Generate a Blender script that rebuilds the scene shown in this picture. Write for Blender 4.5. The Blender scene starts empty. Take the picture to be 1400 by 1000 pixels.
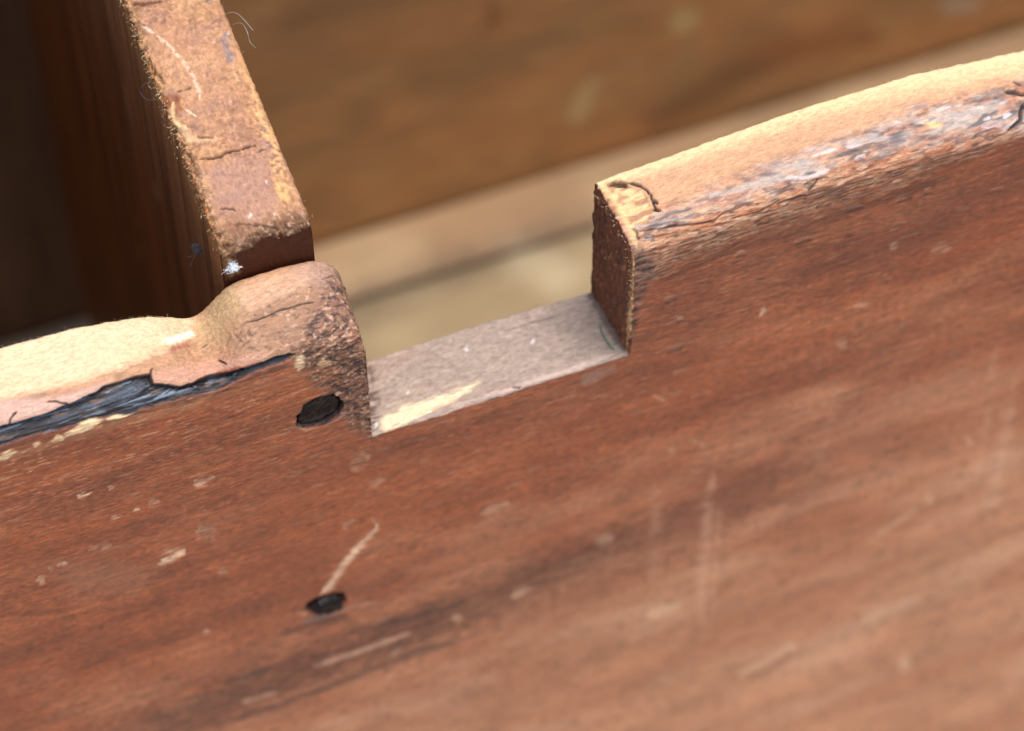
import bpy, math, random
import numpy as np
from mathutils import Matrix, Vector

# ------------------------------------------------------------------ camera, sky, sun, exposure
scene = bpy.context.scene
COL = scene.collection
FPX, DIST = 5000.0, 0.947            # focal length in photo pixels, metres to the notch corner
PW, PH = 1400.0, 1000.0
_M = np.array([[0.938, -0.346, -0.006], [0.297, 0.797, 0.526], [-0.177, -0.496, 0.850]])
_c = _M[2] / np.linalg.norm(_M[2]); _a = _M[0] - _c * (_M[0] @ _c); _a /= np.linalg.norm(_a)
CAMR = np.array([_a, np.cross(_c, _a), _c])
CAMP = -(CAMR.T @ np.array([(520 - 700) / FPX * DIST, (500 - 592) / FPX * DIST, -DIST]))

cam_d = bpy.data.cameras.new('camera'); cam = bpy.data.objects.new('camera', cam_d); COL.objects.link(cam)
cam.matrix_world = Matrix([[*CAMR.T[i], CAMP[i]] for i in range(3)] + [[0, 0, 0, 1]])
cam_d.sensor_width = 24.0; cam_d.lens = 24.0 * FPX / PW
cam_d.clip_start = 0.02; cam_d.clip_end = 200
cam_d.dof.use_dof = True; cam_d.dof.focus_distance = 0.917; cam_d.dof.aperture_fstop = 5.8
cam_d.dof.aperture_blades = 7
scene.camera = cam

SUN_EL, SUN_AZ = math.radians(80), math.radians(120)      # azimuth clockwise from +Y
world = bpy.data.worlds.new('World'); scene.world = world; world.use_nodes = True
_nt = world.node_tree; _bg = _nt.nodes['Background']
_sky = _nt.nodes.new('ShaderNodeTexSky'); _sky.sky_type = 'NISHITA'; _sky.sun_disc = False
_sky.sun_elevation = SUN_EL; _sky.sun_rotation = SUN_AZ
_nt.links.new(_sky.outputs[0], _bg.inputs[0]); _bg.inputs[1].default_value = 0.13
sun_d = bpy.data.lights.new('sun', 'SUN'); sun = bpy.data.objects.new('sun', sun_d); COL.objects.link(sun)
sun_d.energy = 3.0; sun_d.angle = math.radians(38); sun_d.color = (1.0, 0.955, 0.895)
_sd = Vector((math.sin(SUN_AZ) * math.cos(SUN_EL), math.cos(SUN_AZ) * math.cos(SUN_EL), math.sin(SUN_EL)))
sun.rotation_euler = _sd.to_track_quat('Z', 'Y').to_euler(); sun.location = _sd * 3
scene.view_settings.view_transform = 'Standard'; scene.view_settings.look = 'None'
scene.view_settings.exposure = 0.78; scene.view_settings.gamma = 1.0
scene.view_settings.use_curve_mapping = False

# ------------------------------------------------------------------ helpers
rng = np.random.default_rng(7)
random.seed(7)

def project(P):
    q = (P - CAMP) @ CAMR.T
    return 700 + FPX * q[:, 0] / -q[:, 2], 500 - FPX * q[:, 1] / -q[:, 2]

def at(px, py, ax, v):
    d = CAMR.T @ np.array([(px - 700) / FPX, (500 - py) / FPX, -1.0]); i = 'xyz'.index(ax)
    return CAMP + d * ((v - CAMP[i]) / d[i])

def _h(ix, iy, iz, seed):
    h = (ix * 374761393 + iy * 668265263 + iz * 1442695041 + seed * 974634777) & 0xFFFFFFFF
    h = ((h ^ (h >> 13)) * 1274126177) & 0xFFFFFFFF
    h = ((h ^ (h >> 15)) * 2246822519) & 0xFFFFFFFF
    return ((h ^ (h >> 16)) & 0xFFFFFF).astype(np.float32) / 16777215.0

def vnoise(x, y, z, seed=0):
    x0, y0, z0 = np.floor(x), np.floor(y), np.floor(z)
    fx, fy, fz = (x - x0).astype(np.float32), (y - y0).astype(np.float32), (z - z0).astype(np.float32)
    fx, fy, fz = fx*fx*(3-2*fx), fy*fy*(3-2*fy), fz*fz*(3-2*fz)
    ix, iy, iz = x0.astype(np.int64), y0.astype(np.int64), z0.astype(np.int64)
    r = 0
    for dx in (0, 1):
        wx = fx if dx else 1 - fx
        for dy in (0, 1):
            wy = wx * (fy if dy else 1 - fy)
            for dz in (0, 1):
                r = r + wy * (fz if dz else 1 - fz) * _h(ix + dx, iy + dy, iz + dz, seed)
    return r

def fbm(P, sx, sy, sz, octv=3, seed=0):
    """noise with feature sizes sx, sy, sz in millimetres, about 0..1"""
    r, a, t = 0, 1.0, 0
    for o in range(octv):
        k = 2.0 ** o * 1000
        r = r + a * vnoise(P[:, 0]*k/sx + o*17.3, P[:, 1]*k/sy + o*5.1, P[:, 2]*k/sz - o*9.7, seed + o); t += a; a *= 0.55
    return np.clip((r / t - 0.5) * 1.5 + 0.5, 0, 1)

def sstep(a, b, x):
    t = np.clip((x - a) / (b - a), 0, 1); return t * t * (3 - 2 * t)

def rgb(r, g, b, k=1.0):
    c = np.array([r, g, b], float) / 255
    return np.where(c <= 0.04045, c / 12.92, ((c + 0.055) / 1.055) ** 2.4) * k

class Paint:
    """colour, roughness and relief of a surface, with marks placed where they lie on it"""
    def __init__(s, P, px=None, py=None):
        s.P = P; n = len(P)
        s.px, s.py = project(P) if px is None else (px, py)
        s.col = np.zeros((n, 3)); s.rough = np.full(n, 0.6); s.disp = np.zeros(n)
        # ragged outlines: streaky along the grain
        s.j1 = fbm(P, 9, 1.2, 1.2, 3, 201) - 0.5; s.j2 = fbm(P, 3, 1.0, 1.0, 3, 305) - 0.5
    def xy(s, jit):
        return s.px + s.j1 * jit * 1.0, s.py + s.j2 * jit
    def poly(s, pts, soft=2.0, jit=4.0, only=None):
        x, y = s.xy(jit); pts = np.array(pts, float); m = np.zeros(len(x))
        pad = soft + jit + 2
        sel = (x > pts[:, 0].min()-pad) & (x < pts[:, 0].max()+pad) & (y > pts[:, 1].min()-pad) & (y < pts[:, 1].max()+pad)
        if only is not None: sel &= only
        idx = np.nonzero(sel)[0]
        if not len(idx): return m
        X, Y = x[idx], y[idx]; ins = np.zeros(len(idx), bool); d = np.full(len(idx), 1e9)
        for (x0, y0), (x1, y1) in zip(pts, np.roll(pts, -1, 0)):
            if y0 != y1:
                cr = ((y0 > Y) != (y1 > Y)) & (X < (x1-x0)*(Y-y0)/(y1-y0)+x0); ins ^= cr
            vx, vy = x1-x0, y1-y0; L = vx*vx+vy*vy+1e-9
            t = np.clip(((X-x0)*vx+(Y-y0)*vy)/L, 0, 1)
            d = np.minimum(d, np.hypot(X-x0-t*vx, Y-y0-t*vy))
        sd = np.where(ins, d, -d); m[idx] = sstep(-soft, soft, sd)
        return m
    def line(s, pts, w0, w1=None, soft=0.6, jit=2.0, only=None, taper=True):
        w1 = w0 if w1 is None else w1
        x, y = s.xy(jit); pts = np.array(pts, float); m = np.zeros(len(x)); pad = max(w0, w1)*(1+soft)+jit+2
        sel = (x > pts[:, 0].min()-pad) & (x < pts[:, 0].max()+pad) & (y > pts[:, 1].min()-pad) & (y < pts[:, 1].max()+pad)
        if only is not None: sel &= only
        idx = np.nonzero(sel)[0]
        if not len(idx): return m
        X, Y = x[idx], y[idx]; seg = np.hypot(*np.diff(pts, axis=0).T); tot = seg.sum(); acc = 0
        best = np.zeros(len(idx))
        for (p0, p1, l) in zip(pts[:-1], pts[1:], seg):
            v = p1-p0; t = np.clip(((X-p0[0])*v[0]+(Y-p0[1])*v[1])/(l*l+1e-9), 0, 1)
            d = np.hypot(X-p0[0]-t*v[0], Y-p0[1]-t*v[1]); u = (acc+t*l)/tot
            w = (w0+(w1-w0)*u) * (np.clip(np.minimum(u, 1-u)*8, 0.25, 1) if taper else 1)
            best = np.maximum(best, 1-sstep(w*(1-soft), w*(1+soft), d)); acc += l
        m[idx] = best; return m
    def mix(s, m, c, rough=None):
        m = np.asarray(m)[:, None] if np.ndim(m) else m
        s.col = s.col * (1-m) + np.asarray(c) * m
        if rough is not None: s.rough = s.rough * (1-m[:, 0]) + rough * m[:, 0]
    def mul(s, f): s.col = s.col * (f[:, None] if np.ndim(f) == 1 else f)

def mesh_from(name, V, faces4, mat, parent=None, paint=None, smooth=True, extra=None):
    me = bpy.data.meshes.new(name)
    q = np.asarray(faces4, np.int32); nq = len(q)
    polys = [q.ravel()]; starts = np.arange(nq) * 4; tot = np.full(nq, 4)
    if extra:
        for e in extra:
            polys.append(np.array(e, np.int32)); starts = np.append(starts, starts[-1] + tot[-1]); tot = np.append(tot, len(e))
    loops = np.concatenate(polys)
    me.vertices.add(len(V)); me.vertices.foreach_set('co', np.ascontiguousarray(V, np.float32).ravel())
    me.loops.add(len(loops)); me.loops.foreach_set('vertex_index', loops.astype(np.int32))
    me.polygons.add(len(tot)); me.polygons.foreach_set('loop_start', starts.astype(np.int32))
    me.polygons.foreach_set('loop_total', tot.astype(np.int32))
    me.polygons.foreach_set('use_smooth', np.full(len(tot), smooth))
    me.update(calc_edges=True); me.validate()
    if paint is not None:
        a = me.attributes.new('wear', 'FLOAT_COLOR', 'POINT')
        c = np.ones((len(V), 4), np.float32); c[:, :3] = np.clip(paint.col, 0.003, 0.95)
        a.data.foreach_set('color', c.ravel())
        a = me.attributes.new('gloss', 'FLOAT', 'POINT'); a.data.foreach_set('value', np.ascontiguousarray(paint.rough, np.float32))
    me.materials.append(mat)
    o = bpy.data.objects.new(name, me); COL.objects.link(o)
    if parent: o.parent = parent
    return o

def grid_faces(nc, nr, wrap=False):
    i = np.arange(nc - 1)[:, None]; j = np.arange(nr if wrap else nr - 1)[None, :]; j2 = (j + 1) % nr
    a = i*nr + j; b = (i+1)*nr + j; c = (i+1)*nr + j2; d = i*nr + j2
    return np.stack([a, b, c, d], -1).reshape(-1, 4)

def grid_normals(G):
    du = np.gradient(G, axis=0); dv = np.gradient(G, axis=1)
    n = np.cross(du, dv); L = np.linalg.norm(n, axis=2, keepdims=True)
    return n / np.maximum(L, 1e-12)

def tag(o, label=None, cat=None, group=None, kind=None):
    if label: o['label'] = label
    if cat: o['category'] = cat
    if group: o['group'] = group
    if kind: o['kind'] = kind
    return o

# ------------------------------------------------------------------ materials
def wood_material(name, grain=(1, 7, 7), fine=420, bump=0.5, fleck=0.35, spec=0.4):
    m = bpy.data.materials.new(name); m.use_nodes = True; nt = m.node_tree; N = nt.nodes; L = nt.links
    b = N['Principled BSDF']
    at_ = N.new('ShaderNodeAttribute'); at_.attribute_name = 'wear'
    ag = N.new('ShaderNodeAttribute'); ag.attribute_name = 'gloss'
    tc = N.new('ShaderNodeTexCoord')
    mp = N.new('ShaderNodeMapping'); mp.inputs['Scale'].default_value = grain; L.new(tc.outputs['Object'], mp.inputs[0])
    n1 = N.new('ShaderNodeTexNoise'); n1.inputs['Scale'].default_value = fine; n1.inputs['Detail'].default_value = 5; n1.inputs['Roughness'].default_value = 0.65
    L.new(mp.outputs[0], n1.inputs['Vector'])
    n2 = N.new('ShaderNodeTexNoise'); n2.inputs['Scale'].default_value = 2300; n2.inputs['Detail'].default_value = 3; n2.inputs['Roughness'].default_value = 0.7
    L.new(tc.outputs['Object'], n2.inputs['Vector'])
    add = N.new('ShaderNodeMath'); add.operation = 'MULTIPLY_ADD'; add.inputs[1].default_value = 0.6; L.new(n2.outputs[0], add.inputs[0]); L.new(n1.outputs[0], add.inputs[2])
    mr = N.new('ShaderNodeMapRange'); mr.inputs['From Min'].default_value = 0.45; mr.inputs['From Max'].default_value = 1.15
    mr.inputs['To Min'].default_value = 1 - fleck; mr.inputs['To Max'].default_value = 1 + fleck; L.new(add.outputs[0], mr.inputs[0])
    mu = N.new('ShaderNodeVectorMath'); mu.operation = 'SCALE'; L.new(at_.outputs['Color'], mu.inputs[0]); L.new(mr.outputs[0], mu.inputs['Scale'])
    L.new(mu.outputs[0], b.inputs['Base Color'])
    L.new(ag.outputs['Fac'], b.inputs['Roughness'])
    bp = N.new('ShaderNodeBump'); bp.inputs['Strength'].default_value = bump; bp.inputs['Distance'].default_value = 0.0005
    L.new(add.outputs[0], bp.inputs['Height']); L.new(bp.outputs[0], b.inputs['Normal'])
    b.inputs['Specular IOR Level'].default_value = spec
    return m

def plain_material(name, color, rough=0.6, spec=0.4, bump=0.0, scale=900, var=0.25, metallic=0.0, sss=0.0):
    m = bpy.data.materials.new(name); m.use_nodes = True; nt = m.node_tree; N = nt.nodes; L = nt.links
    b = N['Principled BSDF']; tc = N.new('ShaderNodeTexCoord')
    n = N.new('ShaderNodeTexNoise'); n.inputs['Scale'].default_value = scale; n.inputs['Detail'].default_value = 4
    L.new(tc.outputs['Object'], n.inputs['Vector'])
    cr = N.new('ShaderNodeValToRGB')
    cr.color_ramp.elements[0].position = 0.3; cr.color_ramp.elements[1].position = 0.7
    cr.color_ramp.elements[0].color = (*[c * (1 - var) for c in color], 1); cr.color_ramp.elements[1].color = (*[min(1, c * (1 + var)) for c in color], 1)
    L.new(n.outputs[0], cr.inputs[0]); L.new(cr.outputs[0], b.inputs['Base Color'])
    b.inputs['Roughness'].default_value = rough; b.inputs['Specular IOR Level'].default_value = spec; b.inputs['Metallic'].default_value = metallic
    if bump:
        bp = N.new('ShaderNodeBump'); bp.inputs['Strength'].default_value = bump; bp.inputs['Distance'].default_value = 0.0005
        L.new(n.outputs[0], bp.inputs['Height']); L.new(bp.outputs[0], b.inputs['Normal'])
    return m

M_FRONT = wood_material('stained_wood', (0.34, 1, 1), 1500, 0.75, 0.45, 0.45)
M_PART = wood_material('partition_wood', (1, 0.45, 0.5), 1300, 0.65, 0.40, 0.16)
M_BOX = wood_material('chest_wood', (0.12, 1, 1), 500, 0.4, 0.2, 0.3)
M_IRON = plain_material('rusted_iron', (0.010, 0.005, 0.004), 0.2, 0.16, 1.0, 900, 0.5)
M_FIBRE = plain_material('pale_fibre', (0.62, 0.44, 0.25), 0.7, 0.2, 0, 700, 0.35)
M_LINT = plain_material('white_lint', (0.82, 0.84, 0.86), 0.6, 0.3, 0, 900, 0.1)
M_DUST = plain_material('grey_lint', (0.15, 0.145, 0.16), 0.6, 0.3, 0, 900, 0.4)
M_THREAD = plain_material('green_thread', (0.02, 0.16, 0.08), 0.6, 0.3, 0, 900, 0.2)
M_GROUND = plain_material('pale_ground', (0.33, 0.27, 0.21), 0.9, 0.2, 0.3, 40, 0.2)

# ------------------------------------------------------------------ the setting
FLOOR_Z = -0.350; BASE_Z = -0.372; TK = 0.022; BACK_Y = 0.2905
XL, XR = -0.124, 0.800
gv = [(-4, -4, BASE_Z), (4, -4, BASE_Z), (4, 4, BASE_Z), (-4, 4, BASE_Z)]
g = mesh_from('ground', np.array(gv), [(0, 1, 2, 3)], M_GROUND); tag(g, kind='structure')  # unseen ground, added pale to bounce light onto the front face

chest = bpy.data.objects.new('wooden_chest', None); COL.objects.link(chest)
tag(chest, 'old worn open wooden chest with notched reddish brown front board', 'chest')

# ------------------------------------------------------------------ front board: cross-sections swept along the length
def left_back(x): return sum(w * left_back_raw(x+d) for d, w in ((-.0030, .12), (-.0015, .22), (0, .32), (.0015, .22), (.0030, .12)))
def left_back_raw(x): return np.interp(x, [-.16, -.0884, -.0699, -.0552, -.0480, -.0444, -.0405, -.0375, -.0346, -.0304, -.0171, -.0080, -.0029, 0],
                                   np.array([59, 58.2, 57, 53.8, 50.6, 47.7, 45.2, 46.6, 50.4, 55.6, 56, 55, 52.7, 51]) / 1000)
def left_front(x): return sum(w * left_front_raw(x+d) for d, w in ((-.004, .25), (0, .5), (.004, .25)))
def left_front_raw(x): return np.interp(x, [-.16, -.10, -.06, -.045, -.038, -.03, -.015, -.006, 0], np.array([47, 46.6, 46, 44.5, 43.8, 45.5, 47, 45, 42]) / 1000)
def right_back(x): return np.interp(x, [.066, .0695, .073, .0944, .1244, .1549, .1863, .24, .8], np.array([48.4, 50.2, 50.9, 52.5, 55.2, 55, 50.5, 49, 50]) / 1000)
def right_front(x): return np.interp(x, [.066, .07, .0944, .1244, .1549, .1863, .24, .8], np.array([41.5, 43, 44.5, 46.5, 46.5, 44, 43, 44]) / 1000)

NB, NC, ND = 140, 128, 24
def section(zf, zb, ry, hook=0.0009):
    """front face z=-4 mm, rounded front corner, top, back edge, back face: y, z rows"""
    th = np.linspace(0, math.pi/2, 40)
    zr = zf + (zb - zf) * 0.86
    y1 = ry*(1-np.cos(th)); z1 = zf + (zr-zf)*np.sin(th)
    y2 = np.linspace(ry, TK-hook, 40)[1:]; z2 = zr + (zb-zr)*((y2-ry)/(TK-hook-ry))**0.9
    y3 = TK-hook + hook*np.sin(th[::4]); z3 = zb - hook*(1-np.cos(th[::4]))
    yc = np.concatenate([y1, y2, y3[1:]]); zc = np.concatenate([z1, z2, z3[1:]])
    s = np.concatenate([[0], np.cumsum(np.hypot(np.diff(yc), np.diff(zc)))]); u = np.linspace(0, s[-1], NC)
    yC, zC = np.interp(u, s, yc), np.interp(u, s, zc)
    zB = np.linspace(-0.004, zf, NB, endpoint=False); zD = np.linspace(zC[-1], -0.004, ND+1)[1:]
    return (np.concatenate([np.zeros(NB), yC, np.full(ND, TK)]), np.concatenate([zB, zC, zD]))

def sec_left(x): return section(float(left_front(x)), float(left_back(x)), 0.0095)
def sec_right(x): return section(float(right_front(x)), float(right_back(x)), 0.0090)
def sec_notch(x): return section(-0.0007, 0.0 + 0.0006*math.sin(x*60), 0.0009, 0.0005)

zA = np.concatenate([np.linspace(FLOOR_Z, -0.20, 75, endpoint=False), np.linspace(-0.20, -0.09, 110, endpoint=False), np.linspace(-0.09, -0.004, 150, endpoint=False)])
zA[0] = BASE_Z + 0.0005
NA = len(zA)
zE = np.linspace(-0.02, BASE_Z + 0.0005, 10)
cols = []      # (x of front, x of back, rows y, rows z, wall fraction or -1)
def lerp(a, b, f): return a[0]*(1-f)+b[0]*f, a[1]*(1-f)+b[1]*f
xs = np.concatenate([np.linspace(XL, -.108, 8, endpoint=False), np.linspace(-.108, -.0135, 430, endpoint=False)])
for x in xs: cols.append((x, x, *sec_left(x), -1))
# left shoulder of the notch: the end runs skew (front -2.5 mm, back +3.7 mm) and rounds over at the top
for x in np.linspace(-.0135, -.0034, 44, endpoint=False):
    k = (x+.0135)/.0101; cols.append((x, -.0135+k*.0088, *sec_left(-.0135+k*.0118), -1))
A, B = sec_left(-.0010), sec_notch(0.0)
for f in np.linspace(0, 1, 60):
    th = min(1.0, f/0.14)
    e = math.sqrt(max(0, 1-(1-th)**2))
    cols.append((-.0034+.0010*e, float(np.interp((1-f)*.0515, [0, .013, .034, .045, .050, .0515], [.0038, .0024, -.0004, -.0018, -.0032, -.0047])), *lerp(A, B, f), f))
for x in np.linspace(0, 1, 180)[1:-1]:
    xf = -.0022+x*(.0688+.0022); xb = .0040+x*(.0666-.0040); cols.append((xf, xb, *sec_notch(xf), -1))
A, B = sec_right(.0690), sec_notch(.068)
for f in np.linspace(1, 0, 110):
    cols.append((.0690+.0004*(1-f), .0668+.0004*(1-f), *lerp(A, B, f), 2+f))
for x in np.concatenate([np.linspace(0, .62, 410)[1:], np.linspace(.62, 1, 130)[1:]]):
    xf = .0694+x*(.2700-.0694); xb = .0672+x*(.2700-.0672); cols.append((xf, xb, *sec_right(xf), -1))
for x in np.linspace(.27, XR, 28)[1:]: cols.append((x, x, *sec_right(x), -1))
NCOL = len(cols); NR = NA + NB + NC + ND + len(zE)
G = np.zeros((NCOL, NR, 3)); WALL = np.zeros((NCOL, NR))
for i, (xf, xb, y, z, w) in enumerate(cols):
    yy = np.concatenate([np.zeros(NA), y, np.full(len(zE), TK)]); zz = np.concatenate([zA, z, zE])
    # the columns come together below the notch so that the face stays one even sheet
    fade = sstep(-0.05, -0.002, zz)
    G[i, :, 1] = yy; G[i, :, 2] = zz; G[i, :, 0] = xf + (xb-xf)*(yy/TK); WALL[i] = w
    G[i, :, 0] = G[i, :, 0]
# walls: spread the face columns below the notch evenly in x
xfront = np.array([c[0] for c in cols]); xlin = np.interp(np.arange(NCOL), *zip(*[(k, xfront[k]) for k in range(NCOL) if cols[k][4] < 0]))
eps = np.linspace(0, 1e-4, NCOL)
for j in range(NR):
    zz = G[:, j, 2]; k = 1 - sstep(-0.012, -0.0045, zz)
    if j < NA or j >= NA+NB+NC+ND: G[:, j, 0] = G[:, j, 0]*(1-k) + (xlin + eps)*k
NRM = grid_normals(G)
if NRM[100, NA-30, 1] > 0: NRM = -NRM
V = G.reshape(-1, 3); W = WALL.ravel(); rowid = np.tile(np.arange(NR), NCOL)
isface = rowid < NA+NB; istop = (rowid >= NA+NB) & (rowid < NA+NB+NC); isback = rowid >= NA+NB+NC
colx = np.repeat([c[0] for c in cols], NR)
innotch = (W < 0) & (colx > -.0024) & (colx < .0689)
onwall = W >= 0
front = ~isback
pt = Paint(V)
px, py = pt.px, pt.py

# stained face: red brown with grain along the board, paler low down where haze is painted in
gr1 = fbm(V, 60, 30, 6, 3, 1); gr2 = fbm(V, 8, 6, 1.6, 3, 2); gr3 = fbm(V, 2.4, 2, 0.6, 2, 3); bl = fbm(V, 26, 20, 14, 3, 4); sp = fbm(V, 1.1, 1.1, 0.8, 2, 5)
K = 1.24
pt.col[:] = rgb(141, 74, 43, K)
pt.mix(sstep(.35, .75, gr1)*0.6, rgb(156, 84, 48, K)); pt.mix(sstep(.55, .95, 1-gr1)*0.22, rgb(104, 52, 34, K))
pt.mix(sstep(.45, .85, bl)*0.5, rgb(166, 96, 60, K)); pt.mix(sstep(.55, .9, 1-bl)*0.25, rgb(106, 56, 38, K))
pt.mul(0.88 + 0.24*gr2); pt.mul(0.82 + 0.36*gr3); pt.mul(0.82+0.36*sp); mt = fbm(V, 7, 6, 5, 3, 6); pt.mul(.90+.20*mt)
pt.rough[:] = 0.42 + 0.2*gr2
# haze of reflected ground light painted low on the board, with some wear
haze_rub = sstep(0.0, 1.0, (py - 610 + (px-700)*0.44 + 160*(bl-.5))/500) * isface
pt.mix(haze_rub*0.85*(0.6+0.4*gr2), rgb(202, 145, 106, K)); pt.rough[:] += 0.08*haze_rub
big = fbm(V, 34, 30, 13, 3, 9); pt.mul(1+haze_rub*.4*(big-.5)); pt.mix(haze_rub*sstep(.55, .85, fbm(V, 46, 30, 16, 3, 10))*.34, rgb(214, 164, 128, K))
orange = sstep(0.5, .9, fbm(V, 70, 30, 22, 2, 8)) * isface
pt.mix(orange*0.3, rgb(156, 78, 40, K))
# darker, bluish brown below the notch edge and along the right block
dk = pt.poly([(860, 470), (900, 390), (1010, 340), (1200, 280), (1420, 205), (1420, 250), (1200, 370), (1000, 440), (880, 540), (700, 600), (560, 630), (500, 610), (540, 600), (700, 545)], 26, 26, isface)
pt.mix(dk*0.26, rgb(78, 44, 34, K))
# dark band low on the face
band = pt.poly([(180, 990), (300, 940), (420, 890), (540, 845), (640, 806), (760, 758), (880, 705), (1010, 650), (1120, 625), (1060, 680), (960, 740), (850, 775), (720, 820), (620, 868), (520, 905), (400, 948), (290, 990), (230, 1010)], 26, 40, isface) * (1-.55*sstep(650, 1050, px))
pt.mix(band*(0.45+0.5*gr2), rgb(70, 41, 32, K))
for pl, w in (([(290, 993), (380, 965), (470, 930), (560, 896), (640, 872)], 3.2), ([(470, 868), (560, 846), (640, 822)], 4), ([(300, 935), (370, 915)], 5), ([(380, 870), (430, 852), (480, 842)], 4)):
    pt.mix(pt.line(pl, w, w, 0.9, 3, isface)*0.6, rgb(52, 36, 34, K))
for pl, w, s_ in (([(430, 912), (500, 888), (570, 862)], 3.0, .75), ([(330, 962), (380, 946)], 3, .5), ([(405, 838), (450, 842), (500, 826), (520, 822)], 2.4, .45)):
    m = pt.line(pl, w, w*.8, 0.8, 2, isface); pt.mix(m*s_, rgb(200, 150, 118, K)); pt.disp -= m*0.0002
# ring stain
for cx, cy, ra, rb in ((150, 772, 118, 42), (165, 745, 104, 38)):
    u = (px-cx)*.95-(py-cy)*-.31; v_ = (py-cy)*.95+(px-cx)*.31
    d = np.abs(np.sqrt((u/ra)**2+(v_/rb)**2)-1+0.25*(bl-.5)); pt.mix((1-sstep(0.02, .11, d))*isface*0.32*sstep(.3, .6, fbm(V, 20, 20, 12, 2, 12)), rgb(70, 38, 30, K))
pt.mix(pt.poly([(70, 775), (140, 765), (220, 780), (180, 808), (100, 812)], 20, 20, isface)*.3, rgb(165, 118, 88, K))
# vertical drip marks
for pl, w, s_ in (([(976, 640), (966, 720), (957, 850)], 5, .38), ([(985, 680), (972, 850)], 3, .22), ([(897, 660), (893, 800)], 5, .2), ([(1388, 520), (1370, 620), (1350, 720)], 6, .4), ([(1362, 470), (1340, 640)], 4, .2), ([(1150, 520), (1100, 700)], 4, .12)):
    pt.mix(pt.line(pl, w*1.3, w*1.3, 0.95, 7, isface)*s_*.95*sstep(.1, .6, mt), rgb(216, 164, 128, K))
# scratches and small chips on the face
CREAM = rgb(246, 198, 156, 1.08); BRK = sstep(.22, .58, fbm(V, 5, 1.2, .7, 3, 38))
def scratch(pl, w0, w1, s_=0.9, depth=0.00025, c=CREAM, jit=2):
    m = pt.line(pl, w0*1.15, w1*1.15, 0.85, jit+2, front)*BRK; pt.mix(m*s_, c, 0.7); pt.disp[:] -= m*depth
BRK0 = BRK; BRK = .55+.45*BRK
scratch([(438, 813), (452, 800), (468, 776), (484, 756), (500, 740), (516, 722), (510, 708)], 4.2, 2.2, .85, .0004)
BRK = BRK0
pt.mix(pt.poly([(478, 757), (484, 750), (490, 755), (483, 762)], 2, 3, isface)*.9, CREAM)
BRK = .6+.4*BRK
scratch([(1012, 922), (1050, 902), (1092, 878)], 4, 3, .55); pt.mix(pt.line([(1018, 930), (1055, 912), (1090, 890)], 3, 3, .8, 2, isface)*.45, rgb(80, 48, 38, K))
scratch([(1172, 852), (1205, 838), (1262, 814)], 4, 2.5, .45); scratch([(1180, 745), (1215, 722), (1262, 690)], 3, 2, .35)
scratch([(884, 840), (932, 828)], 4, 3, .6); pt.mix(pt.poly([(1228, 905), (1240, 893), (1246, 910), (1236, 918)], 5, 6, isface)*.5, CREAM)
scratch([(1268, 684), (1274, 680)], 5, 4, .5); scratch([(1320, 604), (1328, 600)], 5, 5, .3)
BRK = BRK0
scratch([(1165, 418), (1188, 416)], 2, 2, .4); scratch([(1040, 432), (1046, 420)], 3, 2, .55); scratch([(893, 540), (915, 552)], 2.4, 2, .3); scratch([(945, 600), (965, 610)], 2.4, 2, .3)
scratch([(1145, 472), (1160, 468)], 6, 5, .3); scratch([(1212, 383), (1216, 376)], 5, 4, .4); scratch([(1218, 340), (1226, 332)], 4, 4, .4); scratch([(1275, 344), (1300, 338)], 4, 3, .3)
for pl, w, s_ in (([(922, 436), (934, 433)], 2.2, .8), ([(912, 478), (935, 469)], 2, .7), ([(908, 411), (925, 404)], 2.2, .5), ([(925, 359), (950, 350), (975, 342)], 2.6, .75), ([(1000, 333), (1006, 329)], 4, .7), ([(1005, 348), (1020, 344)], 3.5, .6), ([(1150, 287), (1182, 279)], 2.2, .85), ([(1085, 330), (1110, 322)], 2, .4), ([(1225, 272), (1248, 266)], 3, .6), ([(1262, 262), (1276, 258)], 2.5, .5)):
    scratch(pl, w, w*.7, s_, .0003, rgb(222, 168, 138, .8), 3)
    a = np.array(pl, float)+[1, 5]; pt.mix(pt.line(a, 1.8, 1.5, .8, 2, isface)*.6, rgb(40, 24, 22, K))
for pl, w, s_ in (([(106, 680), (130, 673)], 2.0, .9), ([(150, 668), (158, 666)], 1.6, .7), ([(152, 710), (170, 703)], 1.6, .75), ([(184, 699), (193, 696)], 1.8, .7), ([(80, 773), (92, 769)], 2, .7), ([(66, 779), (72, 777)], 1.6, .6), ([(40, 645), (48, 643)], 1.6, .8), ([(52, 793), (64, 791)], 3.4, .6), ([(265, 663), (296, 655)], 4, .5), ([(205, 690), (220, 686)], 6, .3), ([(268, 727), (298, 730)], 7, .3),
                 ([(222, 767), (238, 758), (252, 751)], 5.5, .95), ([(215, 772), (232, 768)], 2, .6), ([(300, 782), (314, 780)], 4, .4), ([(120, 752), (150, 745)], 4, .3), ([(470, 722), (488, 712)], 4, .25), ([(480, 640), (505, 622)], 8, .25), ([(505, 665), (525, 655)], 4, .35), ([(280, 868), (284, 858)], 3, .5), ([(715, 586), (728, 580)], 3, .5), ([(660, 702), (700, 690)], 8, .25), ([(915, 615), (925, 610)], 5, .4), ([(815, 740), (840, 735)], 7, .3), ([(700, 815), (728, 805)], 5, .4), ([(620, 850), (632, 842)], 4, .35), ([(535, 895), (548, 886)], 3, .4)):
    scratch(pl, w, w*.7, s_, .0002, CREAM, 5)
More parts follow.
